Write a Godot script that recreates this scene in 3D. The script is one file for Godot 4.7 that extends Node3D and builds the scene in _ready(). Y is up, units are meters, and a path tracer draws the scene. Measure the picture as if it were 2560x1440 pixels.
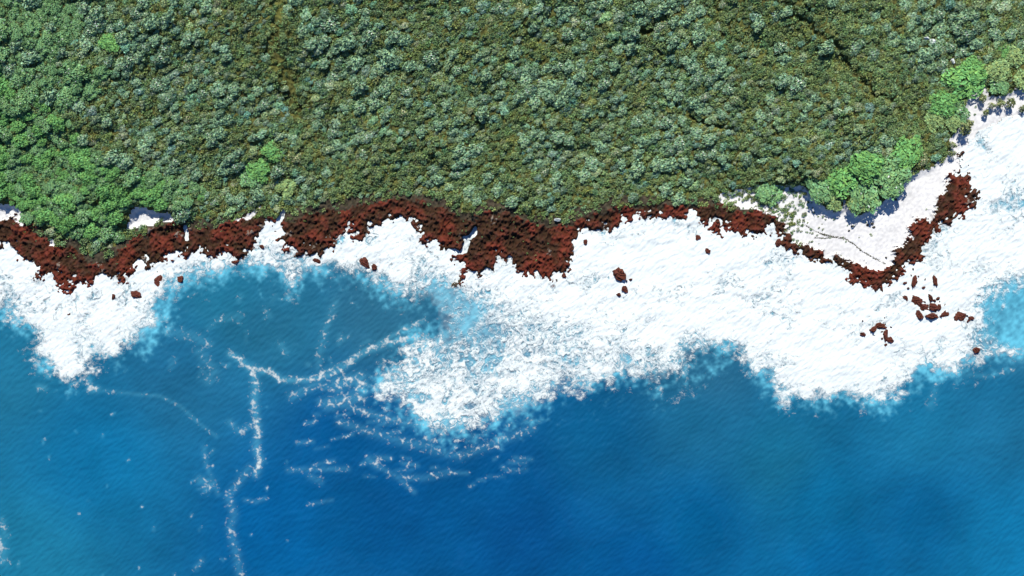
extends Node3D
# A rocky shore seen straight down from a drone. Plan coordinates are taken in photograph pixels
# (2560 x 1440) at sea level and turned to metres with M metres per pixel; image top is -z.

const M := 0.125
const CAM_H := 300.0
const X0 := -320.0          # plan area that is built, in pixels: wider than the frame on every side
const Y0 := -180.0
const PW := 3200.0
const PH := 1800.0
const SW := 640             # coarse grid of the outlines (5 px cells)
const SH := 360
const GW := 1300            # grid of the land and the foam (about 0.31 m)
const GH := 732
const TW := 2048            # foam and water textures
const TH := 1152

var land_h: PackedFloat32Array      # height of the land on the GW x GH grid
var cls: PackedByteArray            # 0 none, 1 rock, 2 sand, 3 hill
var d_coast: PackedFloat32Array     # metres inland of the water line (GW x GH)
var d_rock: PackedFloat32Array
var d_sand: PackedFloat32Array
var gully_f: PackedFloat32Array
var mats := {}
var taken := {}

func wx(px: float) -> float: return (px - 1280.0) * M
func wz(py: float) -> float: return (py - 720.0) * M
func pt(px: float, py: float) -> Vector3: return Vector3(wx(px), ground(px, py), wz(py))

func ground(px: float, py: float) -> float:
	var i := clampi(int(round((px - X0) / PW * (GW - 1))), 0, GW - 1)
	var j := clampi(int(round((py - Y0) / PH * (GH - 1))), 0, GH - 1)
	return land_h[j * GW + i]

func class_at(px: float, py: float) -> int:
	var i := clampi(int(round((px - X0) / PW * (GW - 1))), 0, GW - 1)
	var j := clampi(int(round((py - Y0) / PH * (GH - 1))), 0, GH - 1)
	return cls[j * GW + i]

func at(field: PackedFloat32Array, px: float, py: float) -> float:
	var i := clampi(int(round((px - X0) / PW * (GW - 1))), 0, GW - 1)
	var j := clampi(int(round((py - Y0) / PH * (GH - 1))), 0, GH - 1)
	return field[j * GW + i]

func inland(px: float, py: float) -> float:
	var i := clampi(int(round((px - X0) / PW * (GW - 1))), 0, GW - 1)
	var j := clampi(int(round((py - Y0) / PH * (GH - 1))), 0, GH - 1)
	return d_coast[j * GW + i]

func lin(r: float, g: float, b: float) -> Color: return Color(r, g, b)
func srgb(r: float, g: float, b: float) -> Color: return Color(r, g, b).linear_to_srgb()

func numbered(called: String) -> String:
	var n: int = taken.get(called, 0)
	taken[called] = n + 1
	return called if n == 0 else "%s_%03d" % [called, n]

func tag(o: Node, label: String, category: String, group := "", kind := ""):
	o.set_meta("label", label)
	if category: o.set_meta("category", category)
	if group: o.set_meta("group", group)
	if kind: o.set_meta("kind", kind)

# ---------------------------------------------------------------- plan outlines

# water line from the left edge to the right edge of the built area
var coast := [[-330,600],[-200,625],[-100,600],[0,617],[20,620],[37,630],[47,643],[70,653],[78,667],[90,677],[85,697],[103,698],[123,695],[140,703],[148,717],[147,737],[163,740],[180,730],[195,717],[217,720],[233,707],[253,695],[273,695],[283,705],[317,705],[337,697],[347,673],[358,662],[373,678],[393,670],[407,653],[433,652],[473,650],[507,645],[553,638],[567,637],[593,653],[610,637],[630,630],[643,610],[650,590],[658,572],[672,566],[686,562],[697,583],[697,610],[710,627],[733,633],[773,640],[800,640],[827,630],[843,607],[853,590],[871,583],[881,607],[901,603],[911,583],[941,570],[964,553],[994,550],[1024,553],[1036,573],[1039,603],[1054,613],[1084,612],[1094,627],[1114,643],[1134,653],[1151,667],[1147,687],[1132,713],[1147,713],[1161,707],[1167,687],[1187,683],[1204,693],[1221,680],[1241,687],[1240,655],[1252,650],[1267,673],[1287,687],[1317,693],[1334,707],[1351,715],[1384,717],[1397,697],[1427,683],[1434,663],[1441,640],[1447,620],[1444,603],[1457,583],[1481,573],[1507,577],[1551,573],[1567,560],[1611,553],[1654,555],[1701,548],[1726,543],[1736,557],[1776,563],[1779,583],[1796,600],[1823,587],[1853,593],[1886,600],[1909,593],[1939,577],[1953,590],[1945,613],[1959,627],[2006,643],[2033,660],[2073,667],[2096,670],[2114,687],[2119,703],[2149,717],[2169,727],[2203,733],[2226,710],[2256,690],[2273,673],[2293,657],[2316,647],[2309,627],[2329,597],[2346,573],[2369,567],[2389,550],[2439,533],[2453,520],[2449,480],[2433,453],[2416,440],[2420,427],[2406,393],[2404,373],[2421,372],[2438,339],[2452,328],[2493,319],[2513,303],[2549,294],[2600,280],[2700,235],[2890,180]]
# where the bare rock gives way to plants or sand, left to right
var rock_back := [[-330,520],[-100,530],[0,554],[19,544],[39,540],[43,554],[68,562],[93,566],[101,589],[117,597],[144,616],[185,614],[210,636],[229,655],[259,649],[282,639],[311,620],[340,597],[365,597],[389,566],[428,562],[467,562],[473,573],[567,567],[600,552],[633,538],[700,545],[733,550],[783,533],[853,523],[921,510],[1004,497],[1054,502],[1104,517],[1137,540],[1181,550],[1221,527],[1271,530],[1304,553],[1354,567],[1421,563],[1447,543],[1504,530],[1587,517],[1707,513],[1799,517],[1846,527],[1906,530],[1956,553],[1973,583],[1983,607],[2039,622],[2066,640],[2086,632],[2119,655],[2143,653],[2169,667],[2186,677],[2209,677],[2229,660],[2239,620],[2273,593],[2269,563],[2286,543],[2323,543],[2339,513],[2353,480],[2356,457],[2373,447],[2363,440],[2390,427],[2398,417],[2390,383],[2400,370],[2421,374]]
var sands := [
	[[1925,505],[1955,485],[1985,470],[2005,468],[2027,495],[2056,524],[2093,531],[2102,500],[2120,529],[2138,535],[2171,522],[2204,504],[2227,480],[2226,472],[2273,443],[2323,417],[2366,383],[2369,363],[2372,347],[2393,320],[2393,300],[2403,277],[2419,233],[2456,220],[2469,240],[2506,240],[2533,220],[2560,213],[2700,160],[2890,110],[2890,400],[2500,420],[2460,560],[2300,700],[2200,740],[1975,660],[1960,580],[1935,545]],
	[[1795,500],[1800,484],[1870,470],[1900,462],[1960,466],[2005,462],[2015,500],[1960,560],[1930,540],[1890,528],[1850,524]],
	[[-330,480],[-100,490],[0,505],[30,510],[62,525],[68,565],[43,560],[0,560],[-330,560]],
	[[334,527],[360,517],[379,525],[433,532],[441,552],[430,558],[408,552],[385,567],[365,566],[340,570],[321,575],[330,544]],
	[[107,600],[126,598],[142,601],[142,616],[113,618]],
	[[590,548],[610,540],[640,520],[655,515],[650,530],[625,552],[600,560]]]
# white water, outer edge left to right; the shore side runs far inland and is cut by the rock
var foam_edge := [[-330,740],[-100,770],[0,785],[40,805],[85,835],[95,870],[105,905],[140,930],[185,940],[230,925],[215,905],[235,885],[300,885],[330,870],[375,862],[395,838],[412,815],[415,790],[398,765],[415,745],[440,722],[500,708],[560,688],[600,672],[660,690],[720,712],[755,722],[765,700],[830,688],[870,700],[920,710],[980,740],[1010,752],[1050,762],[1090,790],[1070,830],[1020,870],[960,920],[925,970],[965,1010],[1020,1050],[1060,1080],[1100,1105],[1170,1095],[1250,1062],[1330,1040],[1390,1010],[1440,985],[1530,975],[1560,955],[1650,970],[1720,945],[1738,895],[1800,897],[1832,873],[1850,900],[1870,940],[1910,960],[1950,995],[2040,1000],[2120,995],[2195,1020],[2245,985],[2300,965],[2320,935],[2420,925],[2470,905],[2560,885],[2890,840],[2890,100],[2300,100],[1500,300],[-330,300]]
var foam_holes := [[[2478,790],[2500,755],[2560,728],[2890,690],[2890,800],[2570,850],[2530,862],[2495,838]]]
# looser foam on the water: [half width px, strength, points]
var streaks := [
	[11,1.0,[[575,885],[600,900],[625,922],[680,930],[700,948],[740,952],[800,945],[850,925],[900,885],[960,858],[1040,842]]],
	[9,0.8,[[800,935],[870,905],[930,870],[1000,830],[1060,800]]],
	[22,0.85,[[840,960],[900,945],[900,990],[820,1010]]],
	[15,0.62,[[730,990],[790,960],[850,975]]],
	[13,0.95,[[630,920],[640,960],[635,1000],[640,1040],[645,1080],[640,1120],[650,1150],[640,1185]]],
	[11,0.5,[[575,1055],[600,1080],[635,1060]]],
	[14,0.52,[[625,1170],[600,1200],[570,1240],[585,1285],[575,1320],[590,1380],[600,1435]]],
	[15,0.72,[[500,1200],[530,1208],[515,1222]]],
	[9,0.42,[[510,1120],[515,1160],[545,1235]]],
	[6,0.42,[[250,975],[340,985],[400,990],[450,1015],[500,1060],[540,1090]]],
	[16,0.45,[[425,830],[480,840],[520,860]]],
	[18,0.42,[[500,880],[535,930],[520,950]]],
	[13,0.42,[[840,755],[815,820],[800,880],[795,920]]],
	[13,0.62,[[800,1005],[870,1015],[960,1045],[1050,1065]]],
	[15,0.52,[[850,1055],[930,1080],[1010,1105],[1080,1115]]],
	[15,0.45,[[1080,1125],[1150,1140],[1260,1100],[1330,1070]]],
	[9,0.5,[[720,1176],[790,1173],[870,1172]]],
	[12,0.45,[[775,1190],[800,1203]]],
	[12,0.75,[[922,1148],[945,1165]]],
	[9,0.5,[[945,1165],[990,1190],[1035,1230]]],
	[12,0.42,[[990,1190],[1060,1195],[1120,1180]]],
	[7,0.5,[[612,1250],[640,1255],[665,1245]]],
	[6,0.4,[[772,1262],[830,1250]]],
	[13,0.4,[[2345,930],[2335,980],[2325,1015]]],
	[9,0.42,[[2390,935],[2470,940],[2530,925]]],
	[10,0.95,[[222,948],[224,958]]],[12,1.1,[[225,972],[240,973]]],[10,0.7,[[98,968],[112,970]]],
	[18,0.62,[[-40,1330],[0,1350],[8,1400]]],[12,0.5,[[5,1300],[14,1340]]],
	[9,0.45,[[490,1420],[505,1400]]],
	[12,0.4,[[545,800],[600,790]]],[10,0.45,[[700,860],[715,880]]]]
# thinner places inside the white water: [x, y, radius, how much is missing]
var thin := [[1150,830,95,0.30],[1480,920,90,0.14],[1560,800,110,0.1],[1330,790,90,0.16],[1010,965,80,0.26],[1120,1040,110,0.24],[1280,1010,90,0.2],[1420,965,70,0.16],[1180,930,120,0.16],[1640,930,60,0.3],[1060,690,70,0.32],[1120,760,80,0.42],[1190,820,70,0.14],[960,640,40,0.14],[740,690,60,0.32],[560,690,50,0.26],[480,705,50,0.2],[370,850,50,0.36],[20,740,40,0.36],[1760,900,60,0.3],[2500,880,60,0.36],[2480,740,55,0.28],[2510,400,110,0.26],[2440,430,50,0.2],[2560,330,60,0.24],[1250,760,90,0.2],[1250,880,80,0.2],[1400,820,80,0.12],[640,660,60,0.2],[830,670,40,0.22],[990,600,40,0.16],[100,760,50,0.1],[40,690,40,0.14],[2520,700,50,0.24],[900,700,50,0.26],[10,690,20,0.3],[1350,890,110,0.1],[1500,850,120,0.1],[1450,680,60,0.08],[2330,620,40,0.06],[2420,620,80,0.1],[2150,780,90,0.06],[1900,720,110,0.05],[1300,1050,60,0.22],[330,800,60,0.12]]
# water body colours read over the bay: [x, y, r, g, b] (sRGB as seen)
var water_tints := [[0,900,34,118,160],[250,1150,16,116,172],[60,1400,30,124,168],[450,930,34,112,160],[700,800,38,114,154],[560,720,36,120,160],[950,780,46,112,150],[850,1080,6,92,158],[700,1300,4,98,166],[1000,1280,4,86,150],[1300,1330,4,82,148],[1250,1200,6,88,152],[1500,1100,12,96,150],[1750,1050,26,106,152],[1950,1150,24,112,156],[2300,1060,26,116,164],[2500,1000,28,112,160],[1750,1300,6,98,158],[2050,1250,10,104,156],[2300,1300,10,102,160],[2500,1350,18,122,180],[2100,1420,8,104,166],[1600,1430,4,88,154],[2540,790,66,138,178],[1770,940,40,104,144]]

func poly_mask(polys: Array) -> PackedByteArray:
	var out := PackedByteArray(); out.resize(SW * SH)
	var sx := PW / SW
	var sy := PH / SH
	for poly in polys:
		var n: int = poly.size()
		for j in SH:
			var y := Y0 + (j + 0.5) * sy
			var cuts: Array[float] = []
			for k in n:
				var a = poly[k]
				var b = poly[(k + 1) % n]
				if (a[1] <= y) != (b[1] <= y):
					cuts.append(a[0] + (y - a[1]) / float(b[1] - a[1]) * (b[0] - a[0]))
			cuts.sort()
			for k in range(0, cuts.size() - 1, 2):
				var i0 := clampi(int(ceil((cuts[k] - X0) / sx - 0.5)), 0, SW)
				var i1 := clampi(int(ceil((cuts[k + 1] - X0) / sx - 0.5)), 0, SW)
				for i in range(i0, i1): out[j * SW + i] = 1
	return out

func half_dist(mask: PackedByteArray, inside: int) -> PackedFloat32Array:
	var d := PackedFloat32Array(); d.resize(SW * SH)
	for i in SW * SH: d[i] = 400.0 if mask[i] == inside else 0.0
	for j in SH:
		for i in SW:
			var o := j * SW + i
			var v := d[o]
			if v == 0.0: continue
			if i > 0: v = minf(v, d[o - 1] + 1.0)
			if j > 0:
				v = minf(v, d[o - SW] + 1.0)
				if i > 0: v = minf(v, d[o - SW - 1] + 1.414)
				if i < SW - 1: v = minf(v, d[o - SW + 1] + 1.414)
			d[o] = v
	for j in range(SH - 1, -1, -1):
		for i in range(SW - 1, -1, -1):
			var o := j * SW + i
			var v := d[o]
			if v == 0.0: continue
			if i < SW - 1: v = minf(v, d[o + 1] + 1.0)
			if j < SH - 1:
				v = minf(v, d[o + SW] + 1.0)
				if i < SW - 1: v = minf(v, d[o + SW + 1] + 1.414)
				if i > 0: v = minf(v, d[o + SW - 1] + 1.414)
			d[o] = v
	return d

func signed_image(polys: Array) -> Image:
	# pixels of the photograph, positive inside
	var mask := poly_mask(polys)
	var a := half_dist(mask, 1)
	var b := half_dist(mask, 0)
	for i in SW * SH: a[i] = (a[i] - b[i]) * (PW / SW) + (2.5 if b[i] > 0.0 else -2.5)
	return Image.create_from_data(SW, SH, false, Image.FORMAT_RF, a.to_byte_array())

func grown(im: Image, w: int, h: int) -> PackedFloat32Array:
	var c: Image = im.duplicate()
	c.resize(w, h, Image.INTERPOLATE_CUBIC)
	return c.get_data().to_float32_array()

func noise(seed_: int, metres: float, octaves := 4, ridged := false, kind := FastNoiseLite.TYPE_SIMPLEX_SMOOTH) -> FastNoiseLite:
	var n := FastNoiseLite.new()
	n.seed = seed_
	n.noise_type = kind
	n.frequency = 1.0 / metres
	n.fractal_type = FastNoiseLite.FRACTAL_RIDGED if ridged else FastNoiseLite.FRACTAL_FBM
	n.fractal_octaves = octaves
	return n

func noise_bytes(n: FastNoiseLite, w: int, h: int) -> PackedByteArray:
	# the noise over the built area, 0 to 255, spread over the full range
	var m: FastNoiseLite = n.duplicate()
	m.frequency = n.frequency * PW * M / w
	return m.get_image(w, h).get_data()

# ---------------------------------------------------------------- meshes

func commit(v: PackedVector3Array, idx: PackedInt32Array, col: PackedColorArray, uv: PackedVector2Array, nrm: PackedVector3Array, m: Material) -> ArrayMesh:
	var a := []; a.resize(Mesh.ARRAY_MAX)
	a[Mesh.ARRAY_VERTEX] = v
	if nrm.size(): a[Mesh.ARRAY_NORMAL] = nrm
	if col.size(): a[Mesh.ARRAY_COLOR] = col
	if uv.size(): a[Mesh.ARRAY_TEX_UV] = uv
	a[Mesh.ARRAY_INDEX] = idx
	var am := ArrayMesh.new()
	am.add_surface_from_arrays(Mesh.PRIMITIVE_TRIANGLES, a)
	am.surface_set_material(0, m)
	return am

func put(mesh: Mesh, called: String, parent: Node = self) -> MeshInstance3D:
	var o := MeshInstance3D.new()
	o.mesh = mesh
	o.name = numbered(called) if parent == self else called
	parent.add_child(o, true)
	return o

func plain(called: String, rough: float, spec := 0.35) -> StandardMaterial3D:
	var m := StandardMaterial3D.new()
	m.resource_name = called
	m.vertex_color_use_as_albedo = true
	m.roughness = rough
	m.metallic_specular = spec
	m.cull_mode = BaseMaterial3D.CULL_DISABLED
	return m

# crown of a shrub: leaf sprays spread over several lobes, flat-shaded small faces
func crown(seed_: int, r: float, h: float, lobes: int, sprays: int, leaf: float, base: Color, spread: float, wispy := 0.0, dry := 0.0) -> ArrayMesh:
	var rng := RandomNumberGenerator.new(); rng.seed = seed_
	var cs := []
	for k in lobes:
		var ang := TAU * (k + rng.randf_range(-0.35, 0.35)) / lobes
		var rad := r * (0.0 if k == 0 else rng.randf_range(0.38, 0.72))
		var lr := r * (0.52 if k == 0 else rng.randf_range(0.26, 0.46))
		cs.append([Vector3(cos(ang) * rad, h * (0.62 if k == 0 else rng.randf_range(0.3, 0.58)), sin(ang) * rad), lr, rng.randf_range(0.86, 1.14)])
	var weights := 0.0
	for c in cs: weights += c[1] * c[1]
	var v := PackedVector3Array(); var idx := PackedInt32Array(); var col := PackedColorArray()
	for k in sprays:
		var pick := rng.randf() * weights
		var c = cs[0]
		for q in cs:
			pick -= q[1] * q[1]
			if pick <= 0.0:
				c = q
				break
		var dir := Vector3(rng.randfn(), rng.randfn() * 0.8 + 0.45, rng.randfn()).normalized()
		if dir.y < -0.35: dir.y = -dir.y
		var out_: float = c[1] * (1.0 - 0.45 * pow(rng.randf(), 2.2)) * rng.randf_range(0.9, 1.12 + wispy)
		var p: Vector3 = c[0] + dir * Vector3(out_, out_ * h / r * 0.85, out_)
		p.y = maxf(p.y, 0.06)
		var n := (dir + Vector3(rng.randfn(), rng.randfn(), rng.randfn()) * 0.55).normalized()
		var t := n.cross(Vector3(rng.randfn(), rng.randfn(), rng.randfn())).normalized()
		var b := n.cross(t)
		var s := leaf * rng.randf_range(0.55, 1.35)
		var g: float = c[2] * (1.0 + rng.randf_range(-spread, spread))
		var warm := rng.randf_range(-0.16, 0.16)
		var cc := Color(base.r * g * (1.0 + warm), base.g * g, base.b * g * (1.0 - warm))
		if dry > 0.0 and rng.randf() < dry:
			cc = Color(0.30, 0.34, 0.30) * rng.randf_range(0.7, 1.1)
			s *= 0.7
		var o := v.size()
		v.append(p - t * s * 0.9); v.append(p + b * s * 0.55 + n * s * 0.12); v.append(p + t * s * 1.0 - n * s * 0.1); v.append(p - b * s * 0.5 + n * s * 0.1)
		for q in 4: col.append(cc)
		idx.append_array([o, o + 1, o + 2, o, o + 2, o + 3])
	return commit(v, idx, col, PackedVector2Array(), PackedVector3Array(), mats.leaf)

# short forked trunk under a crown
func trunk_mesh(seed_: int, r: float, h: float) -> ArrayMesh:
	var rng := RandomNumberGenerator.new(); rng.seed = seed_
	var st := SurfaceTool.new()
	st.begin(Mesh.PRIMITIVE_TRIANGLES)
	st.set_smooth_group(0)
	var limbs := [[Vector3(0, -0.4, 0), Vector3(0, h * 0.35, 0), r * 0.09, r * 0.06]]
	for k in 4:
		var a := TAU * k / 4.0 + rng.randf_range(-0.5, 0.5)
		limbs.append([Vector3(0, h * rng.randf_range(0.12, 0.32), 0), Vector3(cos(a) * r * 0.55, h * rng.randf_range(0.5, 0.66), sin(a) * r * 0.55), r * 0.055, r * 0.02])
	for l in limbs:
		var ax: Vector3 = (l[1] - l[0]).normalized()
		var s := ax.cross(Vector3(0.3, 0.1, 1)).normalized()
		var u := ax.cross(s)
		for k in 6:
			var a0 := TAU * k / 6.0
			var a1 := TAU * (k + 1) / 6.0
			var e0 := s * cos(a0) + u * sin(a0)
			var e1 := s * cos(a1) + u * sin(a1)
			for p in [l[0] + e0 * l[2], l[1] + e0 * l[3], l[1] + e1 * l[3], l[0] + e0 * l[2], l[1] + e1 * l[3], l[0] + e1 * l[2]]:
				st.set_color(Color(0.11, 0.085, 0.065)); st.add_vertex(p)
	st.generate_normals()
	st.set_material(mats.bark)
	return st.commit()

# broken lava boulder: a sphere cut by noise into facets
func boulder(seed_: int, sx: float, sy: float, sz: float, base: Color) -> ArrayMesh:
	var rng := RandomNumberGenerator.new(); rng.seed = seed_
	var n := noise(seed_, 0.75, 3, false, FastNoiseLite.TYPE_SIMPLEX)
	var planes := []
	for k in 13: planes.append([Vector3(rng.randfn(), rng.randfn() * 0.7, rng.randfn()).normalized(), rng.randf_range(0.5, 0.95)])
	var v := PackedVector3Array(); var idx := PackedInt32Array(); var col := PackedColorArray()
	var rows := 13; var cols := 20
	for j in rows + 1:
		for i in cols:
			var th := PI * j / rows
			var ph := TAU * i / cols
			var d := Vector3(sin(th) * cos(ph), cos(th), sin(th) * sin(ph))
			var r := 1.05 + 0.5 * n.get_noise_3dv(d)
			for p in planes:
				var c: float = d.dot(p[0])
				if c > 0.05: r = minf(r, p[1] / c)
			r *= 1.0 + 0.34 * n.get_noise_3dv(d * 2.9 + Vector3(3, 1, 0))
			var g := 1.0 + 0.55 * n.get_noise_3dv(d * 3.1 + Vector3(7, 0, 0))
			v.append(d * r * Vector3(sx, sy, sz)); col.append(Color(base.r * g, base.g * g, base.b * g))
	for j in rows:
		for i in cols:
			var a := j * cols + i
			var b := j * cols + (i + 1) % cols
			idx.append_array([a, b, a + cols, b, b + cols, a + cols])
	return commit(v, idx, col, PackedVector2Array(), PackedVector3Array(), mats.rock)

# ---------------------------------------------------------------- build

func _ready():
	var t0 := Time.get_ticks_msec()
	# camera, air, sun, exposure
	var cam := Camera3D.new()
	cam.name = "camera"
	cam.fov = rad_to_deg(2.0 * atan(720.0 * M / CAM_H))
	cam.near = 1.0
	cam.far = 6000.0
	add_child(cam)
	cam.position = Vector3(0, CAM_H, 0)
	cam.rotation_degrees = Vector3(-90, 0, 0)
	cam.current = true
	var sky := ProceduralSkyMaterial.new()
	sky.sky_top_color = Color(0.38, 0.56, 0.84)
	sky.sky_horizon_color = Color(0.66, 0.78, 0.90)
	sky.ground_bottom_color = Color(0.12, 0.2, 0.28)
	sky.ground_horizon_color = Color(0.66, 0.78, 0.90)
	sky.sky_curve = 0.15
	var env := Environment.new()
	env.background_mode = Environment.BG_SKY
	env.sky = Sky.new()
	env.sky.sky_material = sky
	env.background_energy_multiplier = 0.4
	env.tonemap_mode = Environment.TONE_MAPPER_LINEAR
	env.tonemap_exposure = 2.65
	env.sdfgi_enabled = true; env.ssao_enabled = true; env.ssil_enabled = true
	var we := WorldEnvironment.new()
	we.name = "daylight"
	we.environment = env
	add_child(we)
	var sun := DirectionalLight3D.new()
	sun.name = "sun"
	sun.light_energy = 1.6
	sun.light_color = Color(1.0, 0.97, 0.92)
	sun.light_angular_distance = 0.5
	sun.shadow_enabled = true
	sun.directional_shadow_max_distance = 800.0
	add_child(sun)
	sun.look_at_from_position(Vector3.ZERO, Vector3(0.12, -1.0, 0.86), Vector3.UP)

	mats.leaf = plain("leaf", 0.8, 0.25)
	mats.leaf.backlight_enabled = true
	mats.leaf.backlight = Color(0.25, 0.3, 0.12)
	mats.bark = plain("bark", 0.9)
	mats.rock = plain("lava_rock", 0.9, 0.2)
	mats.sand = plain("coral_sand", 0.95, 0.2)
	mats.soil = plain("hill_soil", 0.95, 0.2)

	build_land()
	print("land ", Time.get_ticks_msec() - t0)
	build_sea()
	print("sea ", Time.get_ticks_msec() - t0)
	build_boulders()
	build_plants()
	print("plants ", Time.get_ticks_msec() - t0)

func build_land():
	var land_poly := coast.duplicate()
	land_poly.append_array([[2890, -190], [-330, -190]])
	var rock_poly := coast.slice(0, coast.find([2404, 373]) + 2)
	var back := rock_back.duplicate(); back.reverse()
	# the bare rock reaches a little past the water line so that its foot stands in the sea
	rock_poly = rock_poly.map(func(p): return [p[0] + (14 if p[0] > 2225 else 0), p[1] + (10 if p[0] > 2225 else 26)])
	rock_poly.append_array(back)
	var im_coast := signed_image([land_poly])
	var dc := grown(im_coast, GW, GH)
	var dr := grown(signed_image([rock_poly]), GW, GH)
	var ds := grown(signed_image(sands), GW, GH)
	var jag := noise_bytes(noise(11, 5.0, 5, false, FastNoiseLite.TYPE_SIMPLEX), GW, GH)
	var jag2 := noise_bytes(noise(12, 9.0, 5), GW, GH)
	var fine := noise_bytes(noise(13, 1.6, 3, false, FastNoiseLite.TYPE_SIMPLEX), GW, GH)
	var ridge := noise_bytes(noise(14, 3.8, 5, true, FastNoiseLite.TYPE_SIMPLEX), GW, GH)
	var cells_n := noise(15, 1.9, 1, false, FastNoiseLite.TYPE_CELLULAR)
	cells_n.fractal_type = FastNoiseLite.FRACTAL_NONE
	cells_n.cellular_return_type = FastNoiseLite.RETURN_CELL_VALUE
	var blocks := noise_bytes(cells_n, GW, GH)
	var tint := noise_bytes(noise(16, 12.0, 4), GW, GH)
	var roll := noise(17, 34.0, 3)
	land_h = PackedFloat32Array(); land_h.resize(GW * GH)
	cls = PackedByteArray(); cls.resize(GW * GH)
	d_coast = PackedFloat32Array(); d_coast.resize(GW * GH)
	var col := PackedColorArray(); col.resize(GW * GH)
	var gully := gully_field()
	gully_f = gully
	d_rock = dr
	d_sand = ds
	var rows := 0
	for j in GH:
		var py := Y0 + PH * j / (GH - 1)
		for i in GW:
			var o := j * GW + i
			var px := X0 + PW * i / (GW - 1)
			var jg := (jag[o] - 128) / 128.0
			var jg2 := (jag2[o] - 128) / 128.0
			var fn := (fine[o] - 128) / 128.0
			var sandy := clampf((ds[o] + 6.0 * jg2) / 24.0 + 0.5, 0.0, 1.0)
			var c := dc[o] + (12.0 * jg + 6.0 * fn + 7.0 * jg2) * (1.0 if px < 2000.0 else 0.7)
			var m := c * M
			d_coast[o] = m
			var rocky := clampf((dr[o] + 9.0 * jg + 6.0 * jg2 + 6.0 * fn) / 12.0 + 0.5, 0.0, 1.0)
			if m < -3.0:
				land_h[o] = -3.0
				continue
			var h: float
			if m < 0.0: h = m * 0.9
			else: h = (1.0 - exp(-m / 2.2)) * lerpf(1.5, 0.25, sandy * (1.0 - rocky)) + minf(m, 75.0) * 0.035
			var up := maxf(0.0, m - 9.0)
			h += (0.20 * up if up < 60.0 else 12.0) * (1.0 - 0.75 * sandy) * smoothstep(2420.0, 2150.0, px) * 0.85
			if m > 4.0: h += roll.get_noise_2d(px * M, py * M) * minf(1.0, (m - 4.0) / 20.0) * 3.2 * (1.0 - sandy)
			h += rocky * smoothstep(-1.0, 1.0, m) * ((ridge[o] / 255.0 - 0.5) * 1.25 + (blocks[o] / 255.0 - 0.5) * 0.15 + fn * 0.3 + jg * 0.5)
			h += (1.0 - rocky) * (0.03 + 0.22 * (1.0 - sandy)) * fn * smoothstep(0.0, 2.0, m)
			h = lerpf(h - minf(gully[o], 1.0) * 1.6, -0.4, maxf(gully[o] - 1.0, 0.0))
			land_h[o] = h
			var g := 1.0 + 0.35 * fn + 0.25 * jg
			var tn := (tint[o] - 128) / 128.0
			if rocky > 0.5:
				cls[o] = 1
				var red := clampf(0.2 + 1.5 * tn + 0.7 * jg + 0.6 * redness(px, py), 0.0, 1.0)
				col[o] = Color(lerpf(0.021, 0.050, red) * g, lerpf(0.0112, 0.0124, red) * g, lerpf(0.0072, 0.0078, red) * g)
				if blocks[o] > 248 and fn > 0.2: col[o] = Color(0.09, 0.075, 0.065)
			elif sandy > 0.5:
				cls[o] = 2
				var w := 1.0 + 0.14 * fn + 0.10 * jg2 + 0.06 * tn
				col[o] = Color(0.298 * w, 0.303 * w, 0.307 * w)
			else:
				cls[o] = 3
				var gr := clampf(0.5 + 0.9 * tn, 0.0, 1.0)
				col[o] = soil_col(gr, g, dr[o] + 16.0 * jg2)
		rows = j
	sheet("rocky_ledge", 1, col, mats.rock)
	sheet("sand_beach", 2, col, mats.sand)
	sheet("hillside", 3, col, mats.soil)

func soil_col(gr: float, g: float, near_rock: float) -> Color:
	# bare grey brown earth and lava rubble by the ledge, olive earth under the scrub
	var c := Color(lerpf(0.036, 0.055, gr) * g, lerpf(0.036, 0.060, gr) * g, lerpf(0.012, 0.017, gr) * g)
	return c if near_rock < -22.0 else Color(0.027 * g, 0.023 * g, 0.016 * g)

# where the iron shows most in the ledge
var iron := [[1385,690,70],[1330,680,60],[165,700,80],[60,600,50],[1850,570,80],[1760,545,60],[2180,705,70],[2260,660,50],[1600,530,90],[520,620,90],[300,670,50],[900,560,40],[1090,590,40],[2300,560,40],[2390,500,40]]
func redness(x: float, y: float) -> float:
	var r := 0.0
	for d in iron:
		var k: float = 1.0 - (absf(x - d[0]) + absf(y - d[1])) / (d[2] * 1.5)
		if k > r: r = k
	return r

func edge_push(i: int, j: int, w: int, h: int) -> Vector3:
	# the outermost row of each sheet runs on to far beyond the picture
	var x := wx(X0 + PW * i / (w - 1))
	var z := wz(Y0 + PH * j / (h - 1))
	if i == 0: x -= 1200.0
	if i == w - 1: x += 1200.0
	if j == 0: z -= 1200.0
	if j == h - 1: z += 1200.0
	return Vector3(x, 0, z)

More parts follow.
